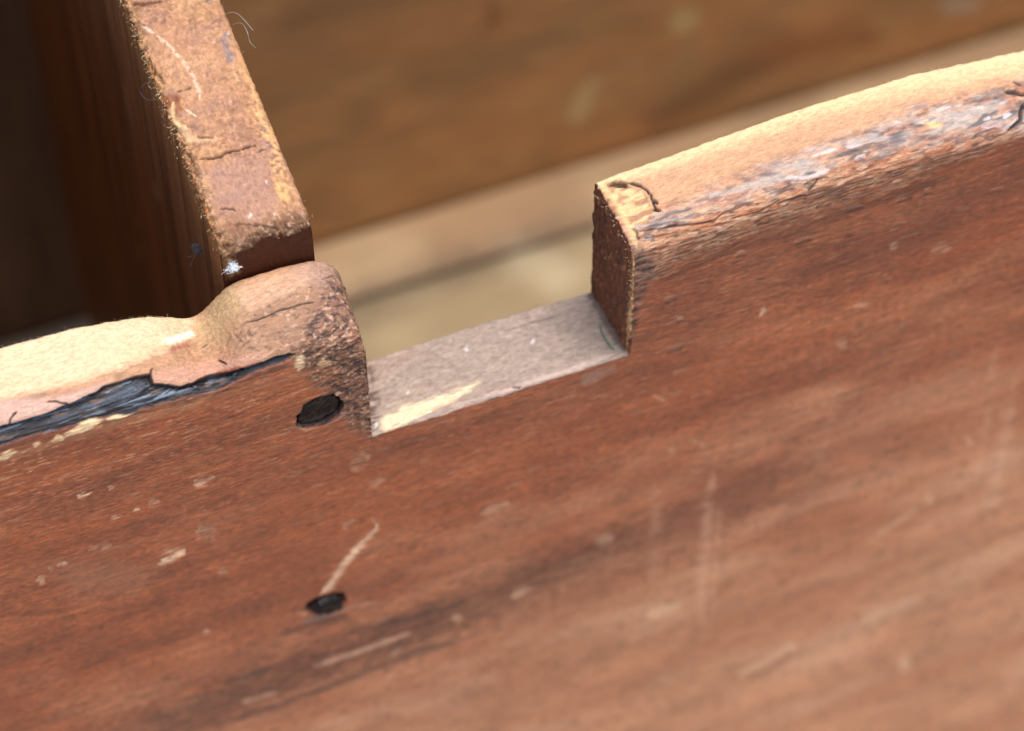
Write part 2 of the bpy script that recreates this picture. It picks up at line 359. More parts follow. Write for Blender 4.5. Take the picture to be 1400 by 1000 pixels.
# short pale flecks along the grain, upper left: wear specks plus painted sparkle
fl = sstep(.80, .91, fbm(V, 3.6, 1, .5, 2, 40)) * isface * sstep(760, 600, py+0.3*px-0.0) * (px < 520)
pt.mix(fl*0.75, rgb(232, 170, 122, .95))
fl = sstep(.88, .96, fbm(V, 6, 1, .8, 2, 44)) * isface * sstep(900, 640, py); pt.mix(fl*0.4, rgb(205, 150, 115, .8))
fl = sstep(.80, .92, fbm(V, 3.5, 1, .5, 2, 47)) * isface; pt.mul(1-0.35*fl)
# pale rectangular wear below the notch, right
m = pt.poly([(793, 523), (796, 512), (838, 500), (841, 508), (800, 528)], 2, 5, isface); pt.mix(m*(.35+.5*gr3), rgb(160, 122, 102, .9))

# --- weathered upper edge, right block
WR = pt.poly([(855, 330), (868, 372), (880, 388), (900, 378), (960, 352), (1020, 326), (1100, 305), (1200, 264), (1300, 228), (1430, 176), (1430, 0), (800, 180), (800, 300)], 3, 13, front & (colx > .06))
fis = fbm(V, 7, 2.2, .8, 4, 21); fis2 = fbm(V, 2.2, 1.1, 1.1, 3, 22)
pt.mix(WR, rgb(180, 116, 82), 0.62)
pt.mix(WR*sstep(.45, .75, fis)*.7, rgb(206, 158, 118)); pt.mix(WR*sstep(.5, .75, 1-fis)*.65, rgb(84, 54, 42)); pt.mix(WR*sstep(.55, .8, fbm(V, 12, 4, 2, 3, 28))*.5, rgb(190, 112, 66)); pt.mix(WR*sstep(.6, .75, fbm(V, 3, 1, .6, 2, 23))*.5, rgb(226, 182, 146)); pt.mix(WR*sstep(.6, .78, fbm(V, 2.4, 1, .55, 2, 24))*.6, rgb(58, 40, 36)); pt.mul(1-WR*(0.30-0.6*fis2*.5))
upper = pt.poly([(815, 262), (838, 256), (868, 296), (930, 272), (1000, 244), (1080, 212), (1160, 182), (1250, 148), (1330, 124), (1430, 104), (1430, 0), (800, 160)], 13, 16, front & (colx > .06))
pt.mix(upper*.92, rgb(214, 160, 116, .88)); pt.mix(upper*sstep(.45, .85, fbm(V, 14, 5, 5, 3, 29))*.55, rgb(204, 150, 112, .92)); pt.mul(1-upper*.16*(1-fis2)); pt.disp += WR*(1-upper)*(0.5-fis)*0.0004
bk = [(815, 249), (826, 245), (870, 226), (950, 200), (1030, 170), (1100, 145), (1180, 120), (1250, 100), (1330, 84), (1430, 64)]
pt.mix(pt.line(bk, 12, 25, 1.0, 9, front & (colx > .06), False)*.8, rgb(244, 208, 152, .86))
# grey weathered streak
st = pt.line([(868, 312), (905, 300), (950, 280), (1010, 259), (1080, 233), (1160, 206), (1250, 176), (1330, 160), (1410, 146)], 9, 24, .95, 20, front & (colx > .06), False)
pt.mix(st*(.25+.75*sstep(.35, .65, fbm(V, 9, 2, 1.3, 3, 25)))*.8, rgb(170, 156, 144)); pt.rough -= st*.12
pt.mix(st*sstep(.66, .85, fbm(V, 8, 2, .9, 2, 26))*.8, rgb(62, 58, 62)); pt.mix(st*sstep(.70, .85, fbm(V, 6, 2, .8, 2, 27))*.8, rgb(208, 190, 182))
for pl, w, c_, s_ in (([(1088, 243), (1110, 240), (1135, 232)], 3.4, (222, 196, 186), .7), ([(1168, 217), (1182, 212)], 3, (216, 198, 190), .6), ([(1270, 155), (1300, 146)], 4, (216, 196, 180), .6), ([(1259, 167), (1270, 170), (1293, 173)], 2.4, (236, 186, 116), .75), ([(1340, 178), (1372, 171)], 3.5, (222, 170, 165), .8), ([(1050, 270), (1090, 255)], 3, (60, 52, 54), .8), ([(1100, 252), (1125, 243)], 3, (40, 34, 36), .8), ([(1180, 222), (1240, 198), (1290, 180)], 4, (80, 68, 66), .6), ([(1195, 205), (1240, 190)], 4, (84, 82, 88), .7), ([(1300, 195), (1350, 180), (1380, 172)], 4, (70, 58, 56), .7)):
    pt.mix(pt.line(pl, w, w*.7, .9, 8, front)*s_*(.3+.7*BRK), rgb(*c_))
# reddish rim where the weathering meets the stain
pt.mix(pt.line([(880, 386), (905, 374), (960, 349), (1020, 325), (1100, 303), (1200, 262), (1300, 226), (1420, 178)], 6, 8, .9, 10, isface)*.45, rgb(140, 70, 40))
pt.mix(pt.line([(905, 382), (960, 358), (1020, 335), (1100, 314), (1200, 275), (1300, 240)], 5, 7, .9, 10, isface)*.5, rgb(52, 30, 25))
# chipped left corner of the right block
m = pt.poly([(828, 252), (848, 246), (858, 254), (880, 262), (892, 285), (885, 303), (862, 310), (846, 284)], 3, 5, front); pt.mix(m*.8, rgb(222, 178, 124)); pt.mix(m*sstep(.45, .65, fbm(V, 4, 1.5, 1.5, 2, 31))*.8, rgb(150, 100, 72)); pt.disp -= m*.0006
m = pt.poly([(830, 252), (840, 247), (855, 249), (857, 255), (846, 255)], 1.5, 2, front); pt.mix(m*.9, rgb(60, 38, 26)); pt.disp -= m*.0016
def crack(pl, w=1.5, depth=0.0012, dark=0.95, jit=2.0):
    depth *= .55; m = pt.line(pl, max(1.25, w), max(1.1, w*.7), .55, jit, front); pt.mix(m*dark, rgb(26, 18, 15)); pt.disp[:] -= m*depth
crack([(856, 250), (876, 254), (884, 260), (891, 269), (895, 284), (906, 290)], 2.0); crack([(893, 274), (900, 278)], 2.5); crack([(893, 286), (902, 288)], 2.5)
crack([(862, 312), (870, 317), (873, 330)], 1.6); crack([(872, 317), (917, 310), (975, 304), (987, 294), (998, 288)], 1.4, .0007, .75)
crack([(880, 326), (930, 318)], 1.0, .0005, .5); crack([(1000, 300), (1040, 290), (1070, 272)], 1.2, .0005, .6); crack([(1105, 262), (1116, 250), (1118, 244)], 1.6, .0008, .8); crack([(1060, 280), (1100, 268)], 1.2, .0005, .6)
crack([(1373, 126), (1386, 126), (1397, 130), (1410, 128)], 2.6, .002); crack([(1402, 140), (1396, 152), (1396, 164), (1388, 171), (1378, 182)], 3.2, .002); crack([(1386, 112), (1396, 118)], 1.2)
pit = pt.poly([(866, 335), (878, 340), (900, 372), (884, 392), (872, 440), (862, 470), (858, 440)], 6, 8, front); pt.mix(pit*.6, rgb(104, 78, 68)); pt.mix(pit*sstep(.6, .75, fis2)*.7, rgb(40, 28, 26)); pt.disp -= pit*(fis2-.5)*.0009

# --- weathered upper edge, left block
LT = [(-240, 640), (-60, 598), (0, 584), (13, 582), (33, 576), (62, 567), (79, 559), (97, 553), (114, 544), (132, 538), (143, 529), (163, 523), (183, 516), (206, 513), (208, 526), (233, 527), (246, 530), (266, 523), (286, 514), (311, 511), (339, 502), (364, 495), (379, 487), (402, 484)]
LB = [(389, 496), (357, 507), (332, 518), (296, 534), (250, 546), (214, 555), (171, 568), (129, 575), (89, 586), (54, 593), (0, 611), (-60, 632), (-240, 690)]
lf = front & (colx < -.001)
WL = pt.poly([(-260, 700), (-80, 640), (0, 606), (89, 580), (200, 550), (300, 528), (400, 490), (430, 505), (470, 470), (515, 430), (515, 250), (-260, 300)], 3, 6, lf)
pt.mix(WL, rgb(190, 140, 102), .6); pt.mix(WL*sstep(.5, .85, bl)*.45, rgb(186, 130, 96)); pt.mul(1-WL*(.25-.5*fis2*.5)); pt.mul(1-WL*.25*sstep(.55, .8, 1-fis))
raw = pt.poly([(-260, 360), (-80, 400), (0, 460), (100, 430), (200, 420), (245, 420), (268, 440), (256, 462), (225, 478), (170, 500), (110, 520), (50, 535), (0, 545), (-80, 560), (-260, 610)], 8, 10, lf)
pt.mix(raw*.95, rgb(244, 210, 164, .78)); pt.mix(raw*sstep(.45, .9, fbm(V, 16, 4, 4, 3, 61))*.35, rgb(228, 180, 130, .78)); pt.mul(1-raw*.12*(1-fis2))
pt.mix(pt.poly([(222, 466), (262, 452), (266, 460), (232, 470)], 4, 4, lf)*.9, rgb(255, 242, 214, .95))
pk = pt.poly([(-260, 610), (-80, 560), (0, 548), (70, 545), (120, 530), (150, 520), (140, 534), (100, 553), (60, 570), (0, 586), (-80, 606), (-260, 650)], 6, 8, lf); pt.mix(pk*.7, rgb(196, 158, 142))
pt.mix(pt.poly([(330, 470), (350, 395), (400, 372), (480, 340), (500, 420), (470, 470), (400, 486)], 26, 22, lf)*.65, rgb(138, 100, 76)); pt.mix(pt.poly([(320, 480), (340, 380), (480, 340), (500, 420), (400, 490)], 20, 20, lf)*sstep(.62, .8, fbm(V, 1.4, .8, .8, 3, 77))*.7, rgb(84, 60, 50)); pt.mix(pt.poly([(320, 480), (340, 380), (480, 340), (500, 420), (400, 490)], 20, 20, lf)*sstep(.66, .84, fbm(V, 1.2, .7, .7, 3, 78))*.32, rgb(224, 186, 158))
pt.mix(pt.poly([(205, 510), (260, 500), (340, 485), (370, 480), (364, 496), (311, 511), (266, 524), (240, 530), (210, 526)], 5, 6, lf)*.6, rgb(188, 138, 116))
pt.mix(pt.line([(262, 524), (300, 512), (340, 501), (364, 494)], 3, 3.6, .6, 2, lf)*.85, rgb(150, 72, 38))
ol = pt.poly([(262, 446), (285, 418), (308, 388), (330, 392), (325, 430), (300, 468), (275, 468)], 20, 16, lf); pt.mix(ol*.65, rgb(190, 156, 108)); pt.mix(ol*sstep(.55, .8, fis)*.4, rgb(130, 104, 78))
pt.mix(pt.poly([(318, 400), (360, 378), (420, 366), (440, 380), (400, 402), (340, 425)], 9, 10, lf)*.5, rgb(214, 168, 134))
pt.mix(pt.poly([(395, 364), (452, 352), (468, 380), (440, 395), (410, 380)], 8, 8, lf)*.6, rgb(166, 128, 108))
# pitted dark end of the left block
pe = pt.poly([(405, 478), (425, 430), (445, 395), (470, 370), (500, 430), (512, 520), (514, 600), (480, 585), (455, 540), (425, 520), (408, 500)], 12, 12, lf | (onwall & front & (colx < .01)))
pf = fbm(V, 2.6, 1.6, 1.0, 4, 71); pf2 = fbm(V, .9, .7, .7, 2, 72)
pt.mix(pe*.85, rgb(128, 88, 66), .5); pt.mix(pe*sstep(.52, .72, pf)*.8, rgb(54, 36, 30)); pt.mix(pe*sstep(.62, .8, pf2)*.6, rgb(206, 160, 130)); pt.mix(pe*sstep(.66, .82, fbm(V, 2, 1.2, 1.2, 2, 75))*.7, rgb(34, 26, 24)); pt.disp += pe*(.5-pf)*.0008 + pe*(pf2-.5)*.0004
pt.mix(pt.poly([(404, 488), (412, 484), (416, 500), (408, 508), (402, 498)], 3, 5, lf)*.85, rgb(244, 204, 158)); pt.mix(pt.poly([(434, 497), (440, 489), (454, 494), (452, 500), (438, 503)], 2, 4, lf)*.85, rgb(240, 190, 142))
pt.mix(pt.line([(300, 545), (350, 528), (400, 512), (440, 508), (470, 520)], 7, 10, .9, 9, lf)*.4, rgb(170, 104, 66))
# black scorched strip under the lifted flake
tarall = LT + LB
tar = pt.poly(tarall, 1.2, 3.5, lf)
dl = pt.line(LT, 14, 9, .9, 2, lf, False)
ts = fbm(V, 8, 1.0, .5, 4, 81)
pt.mix(tar*.97, rgb(36, 36, 42)); pt.mix(tar*sstep(.50, .8, ts)*.7, rgb(84, 92, 102)); pt.mix(tar*sstep(.5, .8, 1-ts)*.85, rgb(12, 11, 13)); pt.mix(tar*sstep(.7, .85, fbm(V, 6, 1, .5, 2, 82))*.6, rgb(150, 168, 184)); pt.mix(tar*sstep(.74, .88, fbm(V, 5, 1.2, .7, 2, 84))*.6, rgb(120, 92, 74)); pt.mix(tar*pt.line(LB, 7, 6, .95, 6, lf, False)*.7, rgb(40, 30, 28)); pt.mix((1-tar)*pt.line([(x, y+3) for x, y in LB], 4, 4, .95, 8, lf, False)*.6, rgb(74, 48, 38))  # blue-grey streaks paint a sky sheen into the scorched colour
pt.rough = pt.rough*(1-tar)+tar*(.30+.2*ts); pt.disp -= tar*(.0006+.0014*dl) - tar*(ts-.5)*.0008
pt.mix(pt.line(LT[2:], 1.6, 1.6, .7, 2, lf, False)*.85, rgb(20, 15, 14))
pt.disp += pt.line([(x, y-7) for x, y in LT[3:]], 7, 6, .9, 2, lf, False)*(1-tar)*.0005
# pale splinters below the scorched strip
for pg in ([(86, 596), (106, 583), (123, 576), (142, 575), (123, 588)], [(64, 604), (78, 596), (90, 598), (86, 603)], [(-5, 630), (0, 622), (13, 617), (28, 617), (8, 628)], [(140, 577), (160, 569), (184, 566), (165, 573)], [(44, 609), (54, 605), (50, 611)]):
    m = pt.poly(pg, 1.5, 5, lf); pt.mix(m*.92, rgb(244, 206, 156, 1.08), .7); pt.disp += m*.0002
pt.mix(pt.line([(-20, 640), (30, 618), (90, 600), (180, 575), (250, 556), (320, 532)], 5, 4, .9, 8, lf)*.35, rgb(196, 140, 98))
crack([(13, 583), (14, 572), (18, 567), (24, 563)], 1.1); crack([(64, 549), (77, 549), (84, 552), (95, 553)], 1.1); crack([(56, 569), (70, 565), (84, 557)], .9); crack([(207, 514), (206, 508), (209, 504)], 1.2)
crack([(332, 442), (353, 437), (366, 432), (378, 426), (398, 420), (413, 416), (434, 412)], 1.15, .0008, .9); crack([(276, 475), (284, 471)], 1.1, .0006, .8); crack([(296, 493), (303, 495), (311, 499)], 1.0); crack([(440, 382), (458, 376)], 1.0, .0005, .6)
crack([(318, 455), (332, 470)], .8, .0004, .5)
pt.mix(pt.line([(231, 479), (246, 474), (262, 472)], 3, 2.5, .8, 4, lf)*.7, rgb(150, 82, 66))
# pits with old iron in them
HOLE = [(406, 579), (408, 570), (414, 565), (417, 555), (432, 546), (454, 540), (461, 543), (469, 552), (463, 565), (445, 577), (428, 580), (409, 584)]
m = pt.poly(HOLE, 1.3, 1.5, isface); pt.disp -= m*.0042; pt.mix(np.clip(m+pt.line(HOLE+HOLE[:1], 2.6, 2.6, .5, 2, isface, False), 0, 1)*.95, rgb(34, 18, 14), .4)
pt.mix(pt.line([(405, 586), (420, 588), (440, 583)], 1.7, 1.2, .7, 3, isface)*.7, rgb(206, 150, 110)); pt.mix(pt.line([(444, 582), (462, 574), (474, 563)], 1.6, 1.2, .7, 3, isface)*.5, rgb(160, 146, 142)); pt.mix(pt.line([(462, 544), (467, 550)], 2, 2, .6, 1, isface)*.8, rgb(190, 84, 50))
m = pt.poly([(415, 838), (420, 826), (440, 816), (470, 812), (474, 824), (440, 842)], 2, 2, isface); pt.mix(m*.8, rgb(30, 18, 16)); pt.disp -= m*.0015
pt.mix(pt.line([(412, 852), (432, 846), (462, 836)], 2.6, 2, .8, 3, isface)*.6, rgb(138, 114, 104)); pt.mix(pt.line([(424, 840), (430, 838)], 2.4, 2, .6, 1, isface)*.85, rgb(200, 88, 62))

# --- notch floor: grey sawn wood
nf = (innotch & (istop | (rowid >= NA+NB-3)) & front) | (onwall & istop & (W % 2 > .985))
NFm = nf.astype(float)
pt.mix(NFm, rgb(160, 138, 121), .8); nn = fbm(V, 6, 1.2, 1.2, 3, 91); n2 = fbm(V, 1.2, 1, 1, 2, 92)
pt.mix(NFm*sstep(.5, .85, nn)*.5, rgb(156, 134, 120)); pt.mix(NFm*sstep(.55, .9, 1-nn)*.4, rgb(184, 160, 138)); pt.mix(NFm*sstep(.5, .8, fbm(V, 18, 6, 6, 3, 93))*.45, rgb(166, 134, 116)); pt.mul(1-NFm*.30*(1-n2)); pt.disp += NFm*(nn-.5)*.0003
m = pt.poly([(517, 576), (540, 560), (561, 553), (614, 536), (655, 523), (640, 537), (628, 543), (578, 568), (537, 592), (525, 590)], 4, 9, nf); pt.mix(m*.95*sstep(.1, .4, BRK+.2), rgb(240, 212, 170, .8)); pt.mix(m*sstep(.45, .75, fis)*.5, rgb(206, 172, 134)); pt.disp -= m*.0005
pt.mix(pt.line([(545, 592), (600, 570), (660, 546), (720, 527), (850, 480)], 5, 3, .9, 5, nf)*.5, rgb(206, 176, 160))
pt.mix(pt.poly([(498, 500), (512, 500), (518, 545), (516, 585), (500, 580)], 5, 9, nf)*.75*sstep(.4, .6, nn+n2*.4-.1), rgb(74, 54, 46))
pt.mix(pt.line([(500, 487), (560, 462), (650, 432), (720, 412), (808, 394)], 5, 4, .9, 4, nf)*.5, rgb(196, 160, 130))
pt.mix(pt.poly([(800, 398), (814, 398), (864, 474), (850, 480), (832, 456)], 3, 6, nf)*.8, rgb(78, 54, 42)); pt.mix(pt.poly([(740, 420), (806, 394), (860, 478), (800, 496)], 24, 12, nf)*.35, rgb(120, 104, 94))  # wide second patch paints the right block's soft shadow into the floor
crack([(690, 452), (730, 440), (770, 430)], .9, .0004, .35); crack([(700, 530), (712, 532)], 1.8, .0007, .7)
for cx, cy in ((728, 466), (558, 536), (512, 582), (640, 478)): pt.mix(pt.poly([(cx-3, cy), (cx, cy-3), (cx+3, cy), (cx, cy+3)], 2, 9, nf)*.6, rgb(225, 218, 212))
# --- notch end wall, right: dark rough end grain
wr = onwall & (W >= 2) & (W < 2.985) & (V[:, 2] > .0004)
we = wr.astype(float); wn = fbm(V, 1.4, .8, 3.0, 3, 95)
pt.mix(we, rgb(120, 64, 36), .65); pt.mix(we*sstep(.45, .7, wn)*.7, rgb(54, 30, 20)); pt.mix(we*sstep(.7, .85, fbm(V, .7, .7, 1.5, 2, 96))*.6, rgb(170, 110, 66)); pt.disp += we*(wn-.5)*.0012
pt.mix(we*pt.line([(818, 256), (838, 278), (856, 305), (866, 330), (868, 380), (862, 430), (857, 476)], 4, 3, .9, 6, front)*.85, rgb(214, 160, 104))
pt.mix(pt.line([(822, 254), (842, 278), (862, 312), (870, 340)], 5, 4, .9, 5, front)*.5, rgb(238, 196, 130))

# back face, inside of the chest
pt.mix(isback.astype(float)*.8, rgb(120, 80, 54))
# overall fine relief
pt.disp += np.where(isface, (gr2-.5)*.00022 + (gr3-.5)*.00016, 0) + np.where(istop, ((fis2-.5)*.00022 + (fis-.5)*.0002)*sstep(TK-.0005, TK-.004, V[:, 1]), 0)
edge_n = (fbm(V, 2.2, 2.2, 2.2, 3, 99)-.5); pt.disp += np.where(istop & (V[:, 1] > TK-.002), edge_n*.0003, 0)
Vd = V + NRM.reshape(-1, 3) * pt.disp[:, None]
Fq = grid_faces(NCOL, NR, True)
if True:
    n0 = np.cross(Vd[Fq[:, 1]]-Vd[Fq[:, 0]], Vd[Fq[:, 3]]-Vd[Fq[:, 0]]); mid = (Fq[:, 0] % NR > 50) & (Fq[:, 0] % NR < NA-60)
    if n0[mid, 1].mean() > 0: Fq = Fq[:, ::-1]
caps = [list(range(NR)), list(range((NCOL-1)*NR, NCOL*NR))[::-1]]
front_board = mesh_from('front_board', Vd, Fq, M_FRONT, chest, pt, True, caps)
front_board['label'] = 'reddish brown front board with a square notch and scorched worn edge'

# old iron in the two pits of the face
def iron(name, pts, y0, y1, seed, lab):
    r = np.random.default_rng(seed); pts = [at(a, b, 'y', 0.0) for a, b in pts]; c = np.mean(pts, 0); n = len(pts)
    rings = [(1.03, y0+.004), (1.03, y0+.001), (.97, y0+.0004), (.9, y0*.7+y1*.3), (.8, y0*.4+y1*.6), (.68, y1), (.52, y1), (.36, y1), (.2, y1), (.08, y1)]
    V_, F_ = [], []
    SUB = 6
    for k, (s, y) in enumerate(rings):
        for i in range(n*SUB):
            a, b = pts[i//SUB], pts[(i//SUB+1) % n]; p = a+(b-a)*((i % SUB)/SUB); q = c+(p-c)*s
            w_ = q[None, :]; nz = float(fbm(w_, 2.2, 2.2, 2.2, 2, seed)[0])-.5; n9 = float(fbm(w_, .7, .7, .7, 2, seed+9)[0])-.5; V_.append((q[0], y-nz*.0011*(k > 1)-n9*.0006, q[2]))
    m = n*SUB; V_.append((c[0], y1, c[2])); e = []
    for k in range(len(rings)-1):
        for i in range(m): F_.append((k*m+i, k*m+(i+1) % m, (k+1)*m+(i+1) % m, (k+1)*m+i))
    for i in range(m): e.append(((len(rings)-1)*m+i, (len(rings)-1)*m+(i+1) % m, len(V_)-1))
    o = mesh_from(name, np.array(V_), F_, M_IRON, front_board, None, True, e); o['label'] = lab; return o
iron('nail_head', HOLE, .0009, .0005, 3, 'rusted black nail head sunk in the board')
iron('nail_head', [(423, 834), (424, 828), (433, 821), (447, 816), (460, 814), (469, 814), (470, 826), (458, 832), (440, 836), (428, 838)], -.0006, -.0021, 5, 'black nail head standing proud of the face')

# ------------------------------------------------------------------ partition board behind the left block
PX0, PX1, PZ, PY0 = -.0306, -.0073, .0705, .0228
rr = .0034
ys = np.concatenate([np.linspace(BACK_Y-.0005, .125, 60, endpoint=False), np.linspace(.125, PY0+rr, 300, endpoint=False)])
pc = [(y, PZ) for y in ys] + [(PY0+rr-rr*math.sin(t), PZ-rr*(1-math.cos(t))) for t in np.linspace(0, math.pi/2, 16)] + \
     [(PY0, z) for z in np.linspace(PZ-rr, .035, 110)[1:]] + [(PY0, z) for z in np.linspace(.035, FLOOR_Z, 14)[1:]]
re = .0022
zl = np.concatenate([np.linspace(FLOOR_Z+.0005, -.02, 110, endpoint=False), np.linspace(-.02, PZ-re, 190, endpoint=False)])
th = np.linspace(0, math.pi/2, 12)
sx = np.concatenate([np.full(len(zl), PX0), PX0+re*(1-np.cos(th)), np.linspace(PX0+re, PX1-re, 80)[1:-1], PX1-re+re*np.sin(th), np.full(40, PX1)])
sz = np.concatenate([zl, PZ-re+re*np.sin(th), np.full(78, PZ), PZ-re*(1-np.cos(th)), np.linspace(PZ-re, FLOOR_Z+.0005, 41)[1:]])
G = np.zeros((len(pc), len(sx), 3))
for i, (y, zt) in enumerate(pc):
    G[i, :, 0] = sx; G[i, :, 1] = y; G[i, :, 2] = np.where(sz > -.02, np.minimum(sz, zt), np.minimum(sz, zt))
    k = (sz > 0) & (sz > PZ-.03); G[i, k, 2] = np.where(zt > .036, zt-(PZ-sz[k])*1.0, np.minimum(sz[k], zt))
NRM = grid_normals(G); 
if NRM[100, 100, 0] > 0: NRM = -NRM
V = G.reshape(-1, 3); nrw = len(sx); rowid = np.tile(np.arange(nrw), len(pc))
pt = Paint(V); px, py = pt.px, pt.py
side = V[:, 0] < PX0+.0004; top = (V[:, 2] > PZ-.004); endf = V[:, 1] < PY0+.0006
pt.j1, pt.j2 = fbm(V, 1.5, 5, 2, 3, 401)-.5, fbm(V, 1.5, 3, 2, 3, 405)-.5
n1 = fbm(V, 3, 12, 12, 3, 110); n2 = fbm(V, 1.2, 1.2, 1.2, 3, 111); n3 = fbm(V, 8, 8, 8, 3, 112); n4 = fbm(V, .8, .8, .8, 2, 113); vg = fbm(V, 3, 3.2, 90, 3, 114); vg2 = fbm(V, 2, 1.2, 30, 2, 115)
pt.col[:] = rgb(178, 127, 90, .88); pt.mix(sstep(.45, .8, n3)*.5, rgb(146, 106, 88)); pt.mix(sstep(.5, .8, 1-n3)*.45, rgb(186, 140, 100)); pt.mul(.72+.5*n2); pt.mul(.80+.4*n4); pt.mix(sstep(.68, .85, fbm(V, 1.6, .9, .9, 2, 118))*.28, rgb(210, 166, 126)); pt.mix(sstep(.68, .87, fbm(V, 1.8, .9, .9, 2, 119))*.4, rgb(84, 58, 48))
pt.mix(sstep(.70, .85, fbm(V, 2.5, 4, 4, 3, 117))*.5, rgb(112, 92, 92)); pt.rough[:] = .62
# faces of the board: dark varnish, streaks run up and down
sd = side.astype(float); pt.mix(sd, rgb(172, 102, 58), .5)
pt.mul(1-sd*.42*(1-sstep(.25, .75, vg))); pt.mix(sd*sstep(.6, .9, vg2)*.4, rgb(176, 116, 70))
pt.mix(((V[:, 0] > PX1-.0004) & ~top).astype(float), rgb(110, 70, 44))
ef = (V[:, 1] < PY0+.0022).astype(float)*sstep(.0688, .0674, V[:, 2] + (n2-.5)*.003 + .0012*np.sin(V[:, 0]*420)); pt.mix(ef*.97, rgb(68, 28, 12), .5)
pt.mix(ef*sstep(.7, .85, n4)*.3, rgb(40, 20, 12))
# rough lip at the end
lip = (1-sstep(.0, .0075, V[:, 1]-PY0+(n2-.5)*.004))*top*(1-ef); pt.mix(lip*.8, rgb(112, 78, 58)); pt.mix(lip*sstep(.5, .7, n2)*.85, rgb(44, 30, 24)); pt.mix(lip*sstep(.62, .8, n4)*.6, rgb(206, 170, 140))
m = pt.poly([(262, 235), (300, 222), (365, 205), (384, 285), (350, 306), (300, 292), (278, 268)], 14, 14)*top; pt.mix(m*.6, rgb(164, 124, 106)); m = pt.poly([(190, 60), (240, 30), (290, 40), (320, 130), (300, 180), (262, 170), (230, 110)], 26, 20)*top; pt.mix(m*.35, rgb(178, 132, 102))
pt.mix(pt.poly([(300, 310), (335, 285), (345, 345), (318, 372), (300, 340)], 8, 12)*.5*top, rgb(130, 92, 70))
# worn pale left arris, yellow wear on the right
LE = [(158, -10), (185, 50), (205, 110), (228, 165), (250, 215), (270, 270), (290, 325), (306, 365)]
m = pt.line([(x+9, y) for x, y in LE], 9, 9, .9, 12, None, False); pt.mix(m*.5*sstep(.3, .6, n4*.5+n2*.5), rgb(214, 166, 112)); pt.mix(m*sstep(.5, .7, n2)*.75, rgb(104, 60, 34)); pt.mix(m*sstep(.6, .75, fbm(V, 1.3, 1.8, 1.3, 2, 120))*.7, rgb(70, 40, 24)); pt.disp += m*(n4-.5)*.0008
m = pt.line([(336, 105), (350, 140), (362, 170), (374, 205), (384, 240), (392, 282)], 4, 9, .95, 16)*sstep(.3, .62, n2*.6+n4*.4); pt.mix(m*.7, rgb(216, 164, 104))
pt.mix(pt.line([(312, 40), (330, 85), (345, 120)], 5, 5, .9, 8)*.4, rgb(205, 150, 96))
pt.mix(pt.line([(305, 45), (314, 70), (318, 88)], 6, 5, .9, 8)*.5, rgb(120, 112, 116)); pt.mix(pt.line([(180, 7), (198, 6), (222, 2)], 3, 2, .8, 4)*.85, rgb(84, 48, 32))
pt.mix(pt.poly([(225, 130), (245, 128), (250, 150), (238, 158), (222, 148)], 4, 8)*.7, rgb(120, 62, 36))
pt.mix(pt.line([(238, 140), (236, 160), (246, 172), (256, 178)], 3, 3, .8, 4)*.7, rgb(228, 190, 140)); pt.mix(pt.line([(245, 178), (262, 190), (300, 192)], 6, 3, .9, 6)*.4, rgb(220, 184, 140))
def pcrack(pl, w, depth=.001, dk=.9):
    m = pt.line(pl, max(1.3, w*1.1), max(1.1, w*.8), .6, 4); pt.mix(m*dk, rgb(20, 14, 12)); pt.disp[:] -= m*depth
m = pt.line([(208, 45), (230, 62), (250, 84), (264, 105), (272, 125), (273, 140)], 2.0, 2.8, .8, .6)*sstep(.15, .45, n4); pt.mix(m*.7, rgb(222, 184, 152)); pt.disp += m*.0002
m = pt.line([(196, 36), (210, 46)], 2, 2, .6, 2); pt.mix(m*.5, rgb(225, 200, 180)); m = pt.line([(254, 150), (270, 160)], 1.4, 1, .6, 2); pt.mix(m*.5, rgb(232, 206, 180))
pcrack([(272, 218), (290, 216), (303, 212), (320, 206), (340, 201), (352, 198)], 1.5); pcrack([(352, 208), (366, 205)], 1.1, .0006, .7); pcrack([(240, 125), (262, 118)], .9, .0005, .6); pcrack([(268, 186), (292, 188)], 1.0, .0005, .6); pcrack([(300, 285), (318, 284), (322, 290)], 1.2, .0006, .8)
pcrack([(320, 308), (345, 306), (380, 312)], 1.3, .0006, .6)
for cx, cy, r_ in ((364, 249, 2.4), (309, 46, 2), (292, 57, 1.4), (377, 296, 2), (316, 140, 1.4), (396, 225, 2.4), (340, 296, 3)):
    pt.mix(pt.poly([(cx-r_, cy), (cx, cy-r_*1.3), (cx+r_, cy), (cx, cy+r_*1.3)], 1.6, 9)*.5*top, rgb(230, 222, 214))
# pale marks on the dark side
for pl, w, s_ in (([(168, 115), (178, 150), (182, 172)], 2.4, .35), ([(210, 245), (216, 275)], 3.5, .4), ([(186, 303), (188, 306)], 3.5, .5), ([(188, 335), (192, 355)], 3, .4), ([(35, 60), (50, 110)], 4, .25)):
    pt.mix(pt.line(pl, w, w, .9, 3, side)*s_, rgb(196, 140, 96))
pt.disp += top*((n2-.5)*.00035+(n4-.5)*.0002) + side*(vg-.5)*.0004 + lip*(n2-.5)*.0012
Vd = V + NRM.reshape(-1, 3)*pt.disp[:, None]
Fq = grid_faces(len(pc), nrw); n0 = np.cross(Vd[Fq[:, 1]]-Vd[Fq[:, 0]], Vd[Fq[:, 3]]-Vd[Fq[:, 0]]); mid = (Fq[:, 0] % nrw < 200) & (Fq[:, 0] < 200*nrw)
if n0[mid, 0].mean() > 0: Fq = Fq[:, ::-1]
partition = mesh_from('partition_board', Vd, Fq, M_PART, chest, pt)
partition['label'] = 'upright partition board with frayed top edge and dark side'

